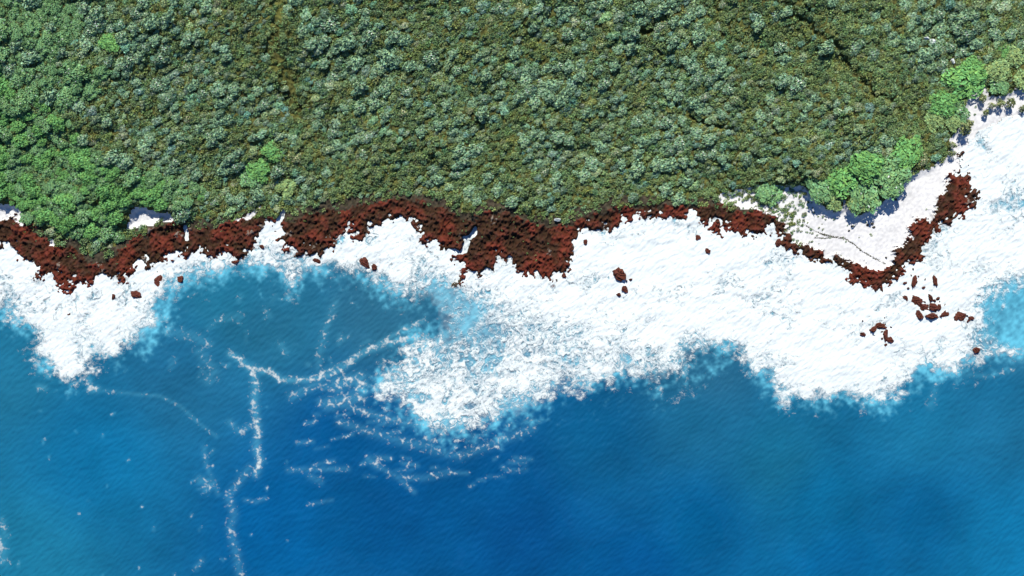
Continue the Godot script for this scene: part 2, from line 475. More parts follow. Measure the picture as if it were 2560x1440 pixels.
func sheet(called: String, which: int, col: PackedColorArray, m: Material):
	var at := PackedInt32Array(); at.resize(GW * GH); at.fill(-1)
	var v := PackedVector3Array(); var c := PackedColorArray(); var idx := PackedInt32Array(); var nr := PackedVector3Array()
	for j in GH - 1:
		for i in GW - 1:
			var o := j * GW + i
			if cls[o] != which: continue
			var q := [o, o + 1, o + GW, o + GW + 1]
			var top := maxf(maxf(land_h[o], land_h[o + 1]), maxf(land_h[o + GW], land_h[o + GW + 1]))
			if top < -0.8: continue
			for k in q:
				if at[k] < 0:
					at[k] = v.size()
					var ki: int = k % GW
					var kj: int = k / GW
					var p := edge_push(ki, kj, GW, GH)
					p.y = land_h[k]
					v.append(p)
					# vertices shared with a neighbour of another kind take this kind's colour
					c.append(col[k] if cls[k] == which else col[o])
					var l := land_h[k - 1] if ki > 0 else land_h[k]
					var r := land_h[k + 1] if ki < GW - 1 else land_h[k]
					var u := land_h[k - GW] if kj > 0 else land_h[k]
					var d := land_h[k + GW] if kj < GH - 1 else land_h[k]
					nr.append(Vector3(l - r, 2.0 * PW * M / (GW - 1), u - d).normalized())
			idx.append_array([at[q[0]], at[q[1]], at[q[2]], at[q[1]], at[q[3]], at[q[2]]])
	var o2 := put(commit(v, idx, c, PackedVector2Array(), nr, m), called)
	var said := {"rocky_ledge": "jagged red brown lava rock ledge along the surf", "sand_beach": "white sand beach between green thicket and red rock", "hillside": "olive brown hillside soil under the scrub"}
	tag(o2, said[called], {"rocky_ledge": "rock", "sand_beach": "beach", "hillside": "hill"}[called], "", "structure")

func line_dist(p: Vector2, pts: Array) -> float:
	var best := 1e9
	for k in pts.size() - 1:
		var a := Vector2(pts[k][0], pts[k][1])
		var b := Vector2(pts[k + 1][0], pts[k + 1][1])
		best = minf(best, p.distance_to(Geometry2D.get_closest_point_to_segment(p, a, b)))
	return best

func gully_field() -> PackedFloat32Array:
	var f := PackedFloat32Array(); f.resize(GW * GH)
	var wob := noise(21, 4.0, 3)
	for g in [[7.0, 0.6, [[1930,40],[1985,85],[2010,110],[2050,130],[2070,150],[2095,182],[2120,198],[2140,225],[2160,252],[2200,255],[2215,265],[2240,285]]],
			[16.0, 0.5, [[735,20],[722,80],[705,150],[735,210],[750,290]]], [4.0, 0.7, [[1960,20],[1990,60]]], [5.0, 0.3, [[1020,500],[1035,480],[1045,462]]],
			[5.5, 2.0, [[1100,640],[1128,629],[1150,631],[1165,626],[1167,604],[1163,596],[1183,588],[1190,567]]], [4.0, 2.0, [[1270,690],[1272,674],[1275,645]]], [4.0, 2.0, [[1342,715],[1347,695],[1340,680]]], [5.0, 2.0, [[690,570],[702,548],[708,530]]], [5.0, 2.0, [[470,595],[466,570]]],
			[5.0, 0.8, [[1570,100],[1600,104],[1625,98]]], [5.0, 0.7, [[1720,300],[1750,320],[1790,325]]], [4.0, 0.6, [[1065,360],[1080,385],[1090,410]]]]:
		var w: float = g[0]
		for k in g[2].size() - 1:
			var a = g[2][k]; var b = g[2][k + 1]
			var lo := Vector2(minf(a[0], b[0]) - w * 2.5, minf(a[1], b[1]) - w * 2.5)
			var hi := Vector2(maxf(a[0], b[0]) + w * 2.5, maxf(a[1], b[1]) + w * 2.5)
			for j in range(int((lo.y - Y0) / PH * GH), int((hi.y - Y0) / PH * GH) + 1):
				for i in range(int((lo.x - X0) / PW * GW), int((hi.x - X0) / PW * GW) + 1):
					if i < 0 or j < 0 or i >= GW or j >= GH: continue
					var p := Vector2(X0 + PW * i / (GW - 1), Y0 + PH * j / (GH - 1))
					var d := line_dist(p, [a, b]) + wob.get_noise_2d(p.x * M, p.y * M) * w
					f[j * GW + i] = maxf(f[j * GW + i], g[1] * smoothstep(w * 1.6, w * 0.5, d))
	return f

func build_sea():
	# how much foam: from the outline of the white water, thin places and drifting streaks
	var fd := grown(signed_image([foam_edge]), TW, TH)
	var hole := grown(signed_image(foam_holes), TW, TH)
	var fleck := RandomNumberGenerator.new(); fleck.seed = 9
	for k in 34:
		var q := Vector2(fleck.randf_range(-40, 720), fleck.randf_range(990, 1450))
		var d := Vector2(fleck.randf_range(-7, 7), fleck.randf_range(-9, 9))
		streaks.append([fleck.randf_range(2.5, 4.5), fleck.randf_range(0.45, 0.95), [[q.x, q.y], [q.x + d.x, q.y + d.y]]])
	for k in 60:
		var q := Vector2(fleck.randf_range(740, 1330), fleck.randf_range(1020, 1220))
		streaks.append([fleck.randf_range(4.0, 8.0), fleck.randf_range(0.3, 0.62), [[q.x, q.y], [q.x + fleck.randf_range(8, 46), q.y + fleck.randf_range(-8, 8)]]])
	for k in 26:
		var q := Vector2(fleck.randf_range(420, 1010), fleck.randf_range(730, 930))
		streaks.append([fleck.randf_range(4.0, 9.0), fleck.randf_range(0.25, 0.5), [[q.x, q.y], [q.x + fleck.randf_range(-20, 20), q.y + fleck.randf_range(-24, 24)]]])
	var low := Image.create(SW, SH, false, Image.FORMAT_RF)      # streak strength
	var lack := Image.create(SW, SH, false, Image.FORMAT_RF)     # thin places
	for j in SH:
		for i in SW:
			var p := Vector2(X0 + (i + 0.5) * PW / SW, Y0 + (j + 0.5) * PH / SH)
			if p.y < 500.0: continue
			var s := 0.0
			for d in thin:
				if absf(p.x - d[0]) < d[2] * 2.0 and absf(p.y - d[1]) < d[2] * 2.0:
					s += d[3] * exp(-pow(p.distance_to(Vector2(d[0], d[1])) / d[2], 2.0))
			lack.set_pixel(i, j, Color(minf(s, 0.7), 0, 0))
	for st in streaks:
		var w: float = st[0] * 0.8
		var pts: Array = st[2]
		for k in pts.size() - 1:
			var a = pts[k]; var b = pts[k + 1]
			var r := w * 2.2
			for j in range(maxi(0, int((minf(a[1], b[1]) - r - Y0) / 5.0)), mini(SH, int((maxf(a[1], b[1]) + r - Y0) / 5.0) + 2)):
				for i in range(maxi(0, int((minf(a[0], b[0]) - r - X0) / 5.0)), mini(SW, int((maxf(a[0], b[0]) + r - X0) / 5.0) + 2)):
					var p := Vector2(X0 + (i + 0.5) * 5.0, Y0 + (j + 0.5) * 5.0)
					var s: float = st[1] * exp(-pow(line_dist(p, [a, b]) / w, 2.0))
					if s > low.get_pixel(i, j).r: low.set_pixel(i, j, Color(s, 0, 0))
	var sk := grown(low, TW, TH)
	var lk := grown(lack, TW, TH)
	var warp := noise_bytes(noise(31, 9.0, 5), TW, TH)
	var warp2 := noise_bytes(noise(32, 3.2, 4), TW, TH)
	var vein_n := noise(33, 4.2, 4, true)
	vein_n.domain_warp_enabled = true
	vein_n.domain_warp_amplitude = 2.4
	vein_n.domain_warp_frequency = 0.14
	var vm: FastNoiseLite = vein_n.duplicate()
	var k_t := PW * M / TW
	vm.frequency *= k_t; vm.domain_warp_amplitude /= k_t; vm.domain_warp_frequency *= k_t
	var vein := vm.get_image(TW, TH).get_data()
	var lace := []
	for w in [[61, 2.6, 2.2], [62, 1.05, 1.0]]:
		var cn := FastNoiseLite.new()
		cn.seed = w[0]
		cn.noise_type = FastNoiseLite.TYPE_CELLULAR
		cn.cellular_return_type = FastNoiseLite.RETURN_DISTANCE2_SUB
		cn.fractal_type = FastNoiseLite.FRACTAL_NONE
		cn.frequency = k_t / w[1]
		cn.domain_warp_enabled = true
		cn.domain_warp_type = FastNoiseLite.DOMAIN_WARP_SIMPLEX
		cn.domain_warp_amplitude = w[2] / k_t
		cn.domain_warp_frequency = k_t / (w[1] * 1.7)
		cn.domain_warp_fractal_octaves = 4
		lace.append(cn.get_image(TW, TH).get_data())
	# threads drawn out along the backwash
	var fibre_n := noise(63, 1.0, 5, true)
	fibre_n.frequency = 1.0 / 11.0
	var fibre := fibre_n.get_seamless_image(1024, 1024).get_data()
	var lace1: PackedByteArray = lace[0]
	var lace2: PackedByteArray = lace[1]
	var grain := noise_bytes(noise(34, 1.3, 3, false, FastNoiseLite.TYPE_SIMPLEX), TW, TH)
	var blot := noise_bytes(noise(35, 22.0, 4), TW, TH)
	var px_a := PackedByteArray(); px_a.resize(TW * TH * 4); px_a.fill(255)
	var cover := PackedByteArray(); cover.resize(TW * TH)
	for j in TH:
		for i in TW:
			var o := j * TW + i
			var a := 0.0
			var f := fd[o]
			if hole[o] > -60.0: f = minf(f, -hole[o])
			f += (warp[o] - 128) * 0.14 + (warp2[o] - 128) * 0.12
			var s := sk[o]
			if f > -40.0 or s > 0.04:
				var vn := vein[o] / 255.0
				var gn := grain[o] / 255.0
				var l1 := maxf(0.0, 1.0 - lace1[o] / 105.0)
				var l2 := maxf(0.0, 1.0 - lace2[o] / 120.0)
				var bend := (warp[o] - 128) * 0.22
				var fu := int((i * 0.88 - j * 0.47) * 0.3 + bend) & 1023
				var fv := int((i * 0.47 + j * 0.88) * 1.0 + bend * 1.4) & 1023
				var fb := fibre[fv * 1024 + fu] / 255.0
				var gu := int((i * 0.9 - j * 0.43) * 0.055 + bend * 0.5) & 1023
				var gv := int((i * 0.43 + j * 0.9) * 0.26 + bend * 0.9) & 1023
				var sweep := fibre[gv * 1024 + gu] / 255.0
				var mixed := l1 * 0.12 + l2 * 0.07 + vn * 0.30 + gn * 0.08 + fb * 0.55
				var cov := 0.0
				if f > -40.0:
					cov = smoothstep(-30.0, 52.0, f) * (0.76 + 0.15 * smoothstep(30.0, 120.0, f) + (sweep - 0.55) * 0.75) - lk[o] * (0.95 + (blot[o] - 128) * 0.006) + (blot[o] - 128) * 0.0034 + (warp[o] - 128) * 0.0012
				var need := 1.0 - cov
				a = 0.98 * smoothstep(need - 0.16, need + 0.46, mixed)
				if s > 0.04:
					var thread := l2 * 0.3 + l1 * 0.5 + gn * 0.3
					var sn := 1.0 - minf(s * 0.62 + (warp2[o] - 128) * 0.0034, 0.74)
					a = maxf(a, 0.66 * smoothstep(sn - 0.08, sn + 0.56, thread))
				if f > 10.0: a = maxf(a, minf(0.12, (f - 10.0) * 0.005) * (0.6 + 0.4 * gn))
			cover[o] = int(clampf(a, 0.0, 1.0) * 255.0)
			px_a[o * 4 + 3] = cover[o]
	var fm := StandardMaterial3D.new()
	fm.resource_name = "sea_foam"
	fm.albedo_color = srgb(0.30, 0.335, 0.345)
	fm.albedo_texture = ImageTexture.create_from_image(Image.create_from_data(TW, TH, false, Image.FORMAT_RGBA8, px_a))
	fm.transparency = BaseMaterial3D.TRANSPARENCY_ALPHA
	fm.roughness = 0.9
	fm.metallic_specular = 0.2
	fm.texture_repeat = false
	fm.cull_mode = BaseMaterial3D.CULL_DISABLED
	# foam stands a little off the water; the two meshes are the surf by the shore and what drifts outside it
	var relief := noise_bytes(noise(36, 3.4, 4, true), GW, GH)
	var swell := noise(37, 26.0, 3)
	var crest := noise(38, 9.0, 4)
	var rip := noise(44, 2.2, 3)
	var fy := PackedFloat32Array(); fy.resize(GW * GH)
	var has := PackedByteArray(); has.resize(GW * GH)
	for j in GH:
		var tj := clampi(int(round((j / float(GH - 1)) * TH - 0.5)), 1, TH - 2)
		for i in GW:
			var ti := clampi(int(round((i / float(GW - 1)) * TW - 0.5)), 1, TW - 2)
			var o := tj * TW + ti
			var c := maxi(maxi(cover[o], cover[o + 1]), maxi(maxi(cover[o - 1], cover[o - TW]), cover[o + TW]))
			var q := j * GW + i
			var wet := land_h[q] < 0.9 and not (cls[q] == 2 and d_coast[q] > 0.4)
			has[q] = 0 if c < 12 or not wet else (1 if fd[o] > -46.0 else 2)
			var x := wx(X0 + PW * i / (GW - 1)); var z := wz(Y0 + PH * j / (GH - 1))
			var thick := clampf(fd[o] / 90.0, 0.0, 1.0)
			fy[q] = swell.get_noise_2d(x, z) * 0.35 + rip.get_noise_2d(x * 0.5 - z * 0.35, z * 1.3 + x * 0.9) * 0.15 + 0.05 + (relief[q] / 255.0) * (0.02 + 0.16 * thick) + (0.5 + 0.5 * crest.get_noise_2d(x * 0.6 - z * 0.35, z * 1.2 + x * 0.5)) * 0.7 * thick
	for which in [1, 2]:
		var at := PackedInt32Array(); at.resize(GW * GH); at.fill(-1)
		var v := PackedVector3Array(); var uv := PackedVector2Array(); var idx := PackedInt32Array(); var nr := PackedVector3Array()
		for j in range(1, GH - 2):
			for i in range(1, GW - 2):
				var o := j * GW + i
				if has[o] != which and has[o + 1] != which and has[o + GW] != which and has[o + GW + 1] != which: continue
				if which == 2 and (has[o] == 1 or has[o + 1] == 1 or has[o + GW] == 1 or has[o + GW + 1] == 1): continue
				var q := [o, o + 1, o + GW, o + GW + 1]
				for k in q:
					if at[k] < 0:
						at[k] = v.size()
						var ki: int = k % GW
						var kj: int = k / GW
						var p := edge_push(ki, kj, GW, GH)
						p.y = fy[k]
						v.append(p)
						uv.append(Vector2(ki / float(GW - 1), kj / float(GH - 1)))
						nr.append(Vector3(fy[k - 1] - fy[k + 1], 2.0 * PW * M / (GW - 1), fy[k - GW] - fy[k + GW]).normalized())
				idx.append_array([at[q[0]], at[q[1]], at[q[2]], at[q[1]], at[q[3]], at[q[2]]])
		var fo := put(commit(v, idx, PackedColorArray(), uv, nr, fm), "surf_foam" if which == 1 else "drifting_foam")
		if which == 1: tag(fo, "white churning surf foam washing against the red rock", "foam", "", "stuff")
		else: tag(fo, "lacy streaks of foam drifting on the blue water", "foam", "", "stuff")
	# the water: its own colour over the bay, milky where bubbles are stirred into it
	var ww := 1024; var wh := 576
	var small := Image.create(64, 36, false, Image.FORMAT_RGBF)
	for j in 36:
		for i in 64:
			var p := Vector2(X0 + (i + 0.5) * PW / 64, Y0 + (j + 0.5) * PH / 36)
			var sum := Vector3.ZERO; var tot := 0.0
			for t in water_tints:
				var w := 1.0 / (pow(p.distance_to(Vector2(t[0], t[1])) / 100.0, 3.0) + 0.1)
				var c := Color(t[2] / 255.0, t[3] / 255.0, t[4] / 255.0).srgb_to_linear()
				sum += Vector3(c.r, c.g, c.b) * w; tot += w
			sum /= tot
			small.set_pixel(i, j, Color(sum.x, sum.y, sum.z))
	small.resize(ww, wh, Image.INTERPOLATE_CUBIC)
	var fdw := grown(signed_image([foam_edge]), ww, wh)
	var skw := grown(low, ww, wh)
	var lkw := grown(lack, ww, wh)
	var b1 := noise_bytes(noise(41, 16.0, 5), ww, wh)
	var b2 := noise_bytes(noise(42, 3.0, 3), ww, wh)
	var b3n := noise(43, 40.0, 4)
	var b3 := noise_bytes(b3n, ww, wh)
	var water := Image.create(ww, wh, false, Image.FORMAT_RGB8)
	for j in wh:
		for i in ww:
			var o := j * ww + i
			var c := small.get_pixel(i, j)
			var g := 1.0 + (b3[o] - 128) * 0.0010 + (b1[o] - 128) * 0.0008
			c = Color(maxf(c.r, 0.0006) * g, c.g * g, c.b * g)
			var f := fdw[o] + (b1[o] - 128) * 0.34 + (b2[o] - 128) * 0.24
			var air := smoothstep(-34.0, 46.0, f) * (0.62 + (b2[o] - 128) * 0.0035 + (b1[o] - 128) * 0.003) + minf(skw[o], 1.0) * 0.3
			c = c.lerp(Color(0.17, 0.66, 0.98), clampf(air, 0.0, 1.0))
			water.set_pixel(i, j, Color(c.r / 3.5, c.g / 3.3, c.b / 3.6).linear_to_srgb())
	var wm := StandardMaterial3D.new()
	wm.resource_name = "sea_water"
	wm.albedo_texture = ImageTexture.create_from_image(water)
	wm.texture_repeat = false
	wm.roughness = 0.22
	wm.metallic_specular = 0.25
	var gw := 1000; var gh := 562
	var v := PackedVector3Array(); var uv := PackedVector2Array(); var idx := PackedInt32Array(); var nr := PackedVector3Array()
	var hy := PackedFloat32Array(); hy.resize(gw * gh)
	for j in gh:
		for i in gw:
			var x := wx(X0 + PW * i / (gw - 1)); var z := wz(Y0 + PH * j / (gh - 1))
			hy[j * gw + i] = swell.get_noise_2d(x, z) * 0.35 + rip.get_noise_2d(x * 0.5 - z * 0.35, z * 1.3 + x * 0.9) * 0.15
	for j in gh:
		for i in gw:
			var p := edge_push(i, j, gw, gh)
			var o := j * gw + i
			p.y = hy[o]
			v.append(p); uv.append(Vector2(i / float(gw - 1), j / float(gh - 1)))
			var l := hy[o - 1] if i > 0 else hy[o]
			var r := hy[o + 1] if i < gw - 1 else hy[o]
			var u := hy[o - gw] if j > 0 else hy[o]
			var d := hy[o + gw] if j < gh - 1 else hy[o]
			nr.append(Vector3(l - r, 2.0 * PW * M / (gw - 1), u - d).normalized())
			if i < gw - 1 and j < gh - 1 and Y0 + PH * j / (gh - 1) > 150.0:
				idx.append_array([o, o + 1, o + gw, o + 1, o + gw + 1, o + gw])
	var sea := put(commit(v, idx, PackedColorArray(), uv, nr, wm), "sea")
	tag(sea, "deep blue sea water below the rocky shore", "sea", "", "structure")

func build_boulders():
	var rk := Color(0.046, 0.0155, 0.011)
	# [x, y, half length px, half width px, height m, turn deg, label]
	var list := [
		[1546,683,17,14,1.5,20,"largest lone red brown boulder awash in the wide surf"],
		[1562,722,9,8,1.0,50,"small round boulder awash just seaward of the largest lone boulder"],
		[1547,738,6,4,0.7,10,"tiny boulder beside the small round one in the surf"],
		[285,742,5,10,1.0,10,"narrow dark boulder in foam off the left rock point"],
		[340,735,13,9,1.0,40,"broken dark boulder in foam below the lava ledge"],
		[396,700,12,13,0.8,0,"low foam covered boulder beside the ledge notch"],
		[451,698,8,9,0.8,60,"low dark boulder at the edge of the clear cove water"],
		[172,787,11,9,0.6,30,"half drowned boulder in foam off the red rock point"],
		[912,655,15,11,0.9,35,"jagged dark boulder in pale cyan wash under the ledge"],
		[935,668,9,8,0.7,80,"smaller jagged boulder next to the one in cyan wash"],
		[1768,627,8,6,0.7,30,"dark boulder in white foam off the narrow red strip"],
		[1743,594,6,6,0.7,0,"dark knob of rock close under the narrow red strip"],
		[2158,836,7,5,0.9,20,"western end rock of the crooked reef in the surf"],
		[2180,824,10,6,1.1,-35,"slanting rock of the crooked reef in the surf"],
		[2197,815,12,8,1.0,10,"broad middle rock of the crooked reef in the surf"],
		[2212,836,6,13,1.2,10,"tall standing rock of the crooked reef in the surf"],
		[2222,850,9,7,1.0,40,"southern end rock of the crooked reef in the surf"],
		[2213,862,4,4,0.6,0,"tiny last rock below the crooked reef"],
		[2290,750,15,12,1.1,20,"broad red rock below the curled arm of the spit"],
		[2303,765,14,8,1.0,30,"red slab between the broad rock and the rock heap"],
		[2323,742,5,9,1.0,-10,"upright small rock at the top of the rock heap"],
		[2330,770,14,9,1.2,40,"large rock in the middle of the rock heap"],
		[2346,768,5,8,1.0,-20,"thin rock on the outer side of the rock heap"],
		[2297,787,7,10,1.1,-20,"separate rock west of the rock heap"],
		[2327,791,15,9,1.2,15,"lowest large rock of the rock heap"],
		[2362,785,8,9,0.8,30,"foam streaked rock east of the rock heap"],
		[2400,790,15,9,1.0,30,"long foam streaked rock well east of the heap"],
		[2424,795,8,6,0.8,-30,"small rock touching the long streaked rock"],
		[2440,874,8,7,0.9,0,"solitary dark rock near the outer breaker line"],
		[2283,702,6,17,0.9,5,"inner bar of rock inside the curled arm of the spit"],
		[2335,705,5,15,0.8,-12,"outer bar of rock along the curled arm of the spit"],
		[2262,745,10,5,0.6,40,"thin rock rib under the spit in foam"],
		[1945,607,5,11,0.9,25,"oblong red boulder at the end of the ledge by the beach"],
		[1410,690,8,6,0.9,40,"dark block just off the big lava headland"],
		[1462,605,9,6,0.9,30,"dark block beside the east face of the big lava headland"],
		[588,655,7,5,0.8,0,"small dark block in foam under the ledge inlet"],
		[655,618,6,5,0.8,40,"small dark block in the mouth of the foam inlet"],
		[790,650,10,6,0.8,10,"dark slab lying in foam below the ledge lobe"]]
	var sd := 100
	for b in list:
		sd += 1
		var m := boulder(sd, b[2] * M * 1.3, b[4] * 1.1, b[3] * M * 1.3, rk)
		var o := put(m, "boulder")
		o.position = Vector3(wx(b[0]), 0.35 if b[0] > 1500 else 0.12, wz(b[1]))
		o.rotation.y = deg_to_rad(-b[5])
		tag(o, b[6], "boulder", "boulders standing in the surf")
	var frag := RandomNumberGenerator.new(); frag.seed = 17
	for c in [[2325,770,34,16,"small jagged rock fragment in the foam around the rock heap"],[2195,828,30,10,"small jagged rock fragment in the foam around the crooked reef"],[2290,715,40,12,"small jagged rock fragment under the curled arm of the spit"],[2408,793,18,5,"small jagged rock fragment beside the long streaked rock"],[1550,705,22,4,"small jagged rock fragment beside the lone boulders"]]:
		for k in c[3]:
			sd += 1
			var rr := frag.randf_range(2.2, 5.0)
			var o := put(boulder(sd, rr * M * 1.2, 0.75, rr * M * frag.randf_range(0.6, 1.0), rk), "rock_fragment")
			o.position = Vector3(wx(c[0] + frag.randfn() * c[2] * 0.6), 0.25, wz(c[1] + frag.randfn() * c[2] * 0.45))
			o.rotation.y = frag.randf() * TAU
			tag(o, c[4], "rock", "rock fragments in the surf")
	for b in [[2294,108,8,6,"small pale grey rock among the hillside shrubs"],[2311,118,12,10,"largest pale grey rock among the hillside shrubs"],[2373,158,5,8,"pale narrow rock by the bright green bushes"],[1272,512,8,5,"pale rock at the foot of the scrub above the lava headland"],[1392,550,9,5,"pale rock on the shoulder of the lava headland"]]:
		sd += 1
		var o := put(boulder(sd, b[2] * M, 0.9, b[3] * M, Color(0.26, 0.29, 0.29)), "pale_rock")
		o.position = pt(b[0], b[1]) + Vector3(0, 0.5, 0)
		tag(o, b[4], "rock", "pale rocks among the scrub")
	for b in [[2120,577,4,"dark stone lying lowest in the row on the white beach"],[2126,566,3,"small dark stone in the middle of the white beach"],[2165,563,4,"dark stone beside the twin stones on the white beach"],[2176,560,4,"upper twin stone on the white beach"],[2181,568,4,"lower twin stone on the white beach"],[2213,644,3,"small dark stone near the end of the wrack line"],[2236,500,5,"dark stone under the big beach tree clump"]]:
		sd += 1
		var o := put(boulder(sd, b[2] * M, 0.35, b[2] * M * 0.8, Color(0.03, 0.028, 0.022)), "beach_stone")
		o.position = pt(b[0], b[1]) + Vector3(0, 0.12, 0)
		tag(o, b[3], "stone", "dark stones on the white beach")
	wrack()
	# loose broken stone over the ledge
	var rng := RandomNumberGenerator.new(); rng.seed = 77
	var spots := []
	while spots.size() < 900:
		var px := rng.randf_range(-150, 2500)
		var py := rng.randf_range(370, 750)
		if class_at(px, py) != 1 or inland(px, py) < -0.3: continue
		spots.append([px, py])
	var mm := MultiMesh.new()
	mm.transform_format = MultiMesh.TRANSFORM_3D
	mm.use_colors = true
	mm.mesh = boulder(300, 1.0, 0.8, 0.8, Color(0.032, 0.013, 0.009))
	mm.instance_count = spots.size()
	for k in spots.size():
		var s := 0.12 + 0.4 * pow(rng.randf(), 3.0)
		var bs := Basis.from_euler(Vector3(rng.randf() * TAU, rng.randf() * TAU, rng.randf() * TAU)).scaled(Vector3(s * rng.randf_range(0.8, 1.6), s, s))
		mm.set_instance_transform(k, Transform3D(bs, pt(spots[k][0], spots[k][1]) + Vector3(0, s * 0.15, 0)))
		var g := rng.randf_range(0.6, 1.4)
		mm.set_instance_color(k, Color(g, g * rng.randf_range(0.9, 1.25), g))
	var mi := MultiMeshInstance3D.new()
	mi.multimesh = mm
	mi.name = "broken_stone"
	add_child(mi)
	tag(mi, "loose broken red stone scattered over the lava ledge", "stones", "", "stuff")

func wrack():
	# dried weed left in a line by the last high water
	var rng := RandomNumberGenerator.new(); rng.seed = 31
	var st := SurfaceTool.new()
	st.begin(Mesh.PRIMITIVE_TRIANGLES)
	for l in [[70, 1.6, [[2010,562],[2030,575],[2052,585]]], [210, 1.6, [[2052,585],[2075,591],[2112,597]]], [90, 1.5, [[2035,594],[2055,596],[2080,594]]], [140, 1.2, [[2112,597],[2135,612],[2152,627]]], [110, 1.3, [[2152,627],[2180,644],[2212,660]]]]:
		var pts: Array = l[2]
		for k in l[0]:
			var q := rng.randi() % (pts.size() - 1)
			var t := rng.randf()
			var px: float = lerpf(pts[q][0], pts[q + 1][0], t) + rng.randfn() * l[1]
			var py: float = lerpf(pts[q][1], pts[q + 1][1], t) + rng.randfn() * l[1] * 0.7
			var p := pt(px, py) + Vector3(0, 0.03, 0)
			var a := rng.randf_range(-0.4, 1.2)
			var d := Vector3(cos(a), 0, sin(a)) * rng.randf_range(0.1, 0.32)
			var e := Vector3(-sin(a), 0, cos(a)) * rng.randf_range(0.03, 0.08)
			var u := Vector3(0, rng.randf_range(0.04, 0.12), 0)
			var g := rng.randf_range(0.5, 1.4)
			for v in [p - d, p + u, p + e, p + u, p + d, p + e, p - d, p - e, p + u, p + u, p - e, p + d]:
				st.set_color(Color(0.034 * g, 0.034 * g, 0.022 * g)); st.add_vertex(v)
	st.generate_normals()
	st.set_material(mats.bark)
	var o := put(st.commit(), "wrack_line")
	tag(o, "thin dark line of dried weed across the white beach", "seaweed", "", "stuff")

# ---------------------------------------------------------------- plants

# areas of green thicket: polygon, share of bright green
var thickets := [[[0,190],[60,200],[110,240],[200,300],[245,370],[330,420],[420,440],[520,470],[520,505],[430,515],[350,515],[325,560],[300,595],[235,600],[150,575],[80,545],[40,512],[0,503],[-330,480],[-330,190]]]
var dark_wood := [[[-330,-180],[260,-180],[290,20],[250,110],[180,160],[200,240],[260,300],[200,300],[110,240],[60,200],[0,190],[-330,190]], [[215,190],[290,190],[300,250],[240,270],[205,230]]]
var grassy := [[[1750,-180],[2000,-180],[2120,30],[2250,180],[2330,330],[2370,370],[2290,420],[2150,300],[1990,230],[1850,160],[1730,90]], [[700,30],[745,30],[760,160],[770,300],[830,400],[960,420],[1090,330],[1110,430],[1000,480],[850,470],[740,330],[690,150]], [[1230,340],[1300,230],[1330,260],[1290,360],[1330,480],[1250,500],[1180,450]]]
# single trees: [x, y, radius px, kind, label]
var single_trees := [
	[2395,208,46,"bright","largest bright emerald tree at the back of the sand"],
	[2422,178,26,"bright","bright emerald tree joined to the largest one on its upper side"],
	[2352,262,34,"bright","emerald tree below the largest bright tree by the sand"],
	[2390,285,28,"green","dull green tree between emerald tree and sand edge"],
	[2330,305,30,"olive_green","yellowish tree at the edge of the scrub near the sand neck"],
	[2375,312,22,"olive_green","yellowish low tree shading the sand neck"],
	[2480,185,34,"olive_green","yellow green tree above the upper beach"],
	[2520,150,34,"olive_green","yellow green tree behind the upper beach bushes"],
	[2490,215,24,"green","dull green tree casting shade on the upper beach"],
	[2550,200,30,"olive_green","yellowish tree at the far end of the upper beach"],
	[2500,130,20,"bright","small bright tree in the scrub above the upper beach"],
	[1916,486,37,"green","round isolated tree on the speckled sand beside the ledge"],
	[2045,478,44,"green","western tree of the big clump on the white beach"],
	[2095,455,46,"bright","brightest tree of the big clump on the white beach"],
	[2145,485,48,"green","middle tree of the big clump on the white beach"],
	[2150,425,42,"bright","upper tree of the big clump on the white beach"],
	[2205,450,46,"green","eastern dark tree of the big clump on the white beach"],
	[2245,400,40,"bright","top eastern tree of the big clump on the white beach"],
	[2078,508,24,"olive_green","low western tip tree of the beach clump"],
	[2135,513,26,"olive_green","low eastern tip tree of the beach clump"],
	[315,130,26,"bright","lone bright green tree among silvery hillside shrubs"],
	[660,425,34,"bright","bright tree above the ledge inlet"],[632,445,24,"green","dull green tree beside the bright one above the inlet"],
	[690,378,30,"bright","bright tree uphill of the ledge inlet"],[725,470,26,"olive_green","pale green tree close above the dark ledge"]]
var beach_bushes := [
	[2448,250,10,"round bush nearest the emerald tree on the upper beach"],[2471,267,8,"small bush between two others on the upper beach"],
	[2493,263,10,"bush with a wide shadow on the upper beach sand"],[2517,259,11,"outermost tufted bush on the upper beach sand"],
	[2458,285,8,"narrow bush standing nearest the surf on the upper beach"],[2402,326,14,"bush casting a broad shadow across the sand neck"],
	[2414,312,10,"pale bush behind the broad shadow on the sand neck"],[2373,385,8,"slim bush alone on the sand above the rock spit"],
	[2371,366,9,"brownish bush at the scrub edge above the rock spit"],[2550,275,8,"dark tuft at the water end of the upper beach"]]

func inside(px: float, py: float, polys: Array) -> bool:
	for p in polys:
		var v := PackedVector2Array()
		for q in p: v.append(Vector2(q[0], q[1]))
		if Geometry2D.is_point_in_polygon(Vector2(px, py), v): return true
	return false

var kinds := {}

func make_kind(kind: String, base: Color, r: float, h: float, sprays: int, leaf: float, variants: int, spread := 0.3, wispy := 0.0):
	var list := []
	for k in variants:
		list.append(crown(1000 + kinds.size() * 50 + k, r, h, 6 + k % 4, sprays, leaf, base, spread, wispy, {"silver": 0.09, "scrub": 0.07, "tuft": 0.05, "green": 0.03}.get(kind, 0.0)))
	kinds[kind] = {"crowns": list, "trunk": trunk_mesh(900 + kinds.size(), r, h), "r": r, "h": h}

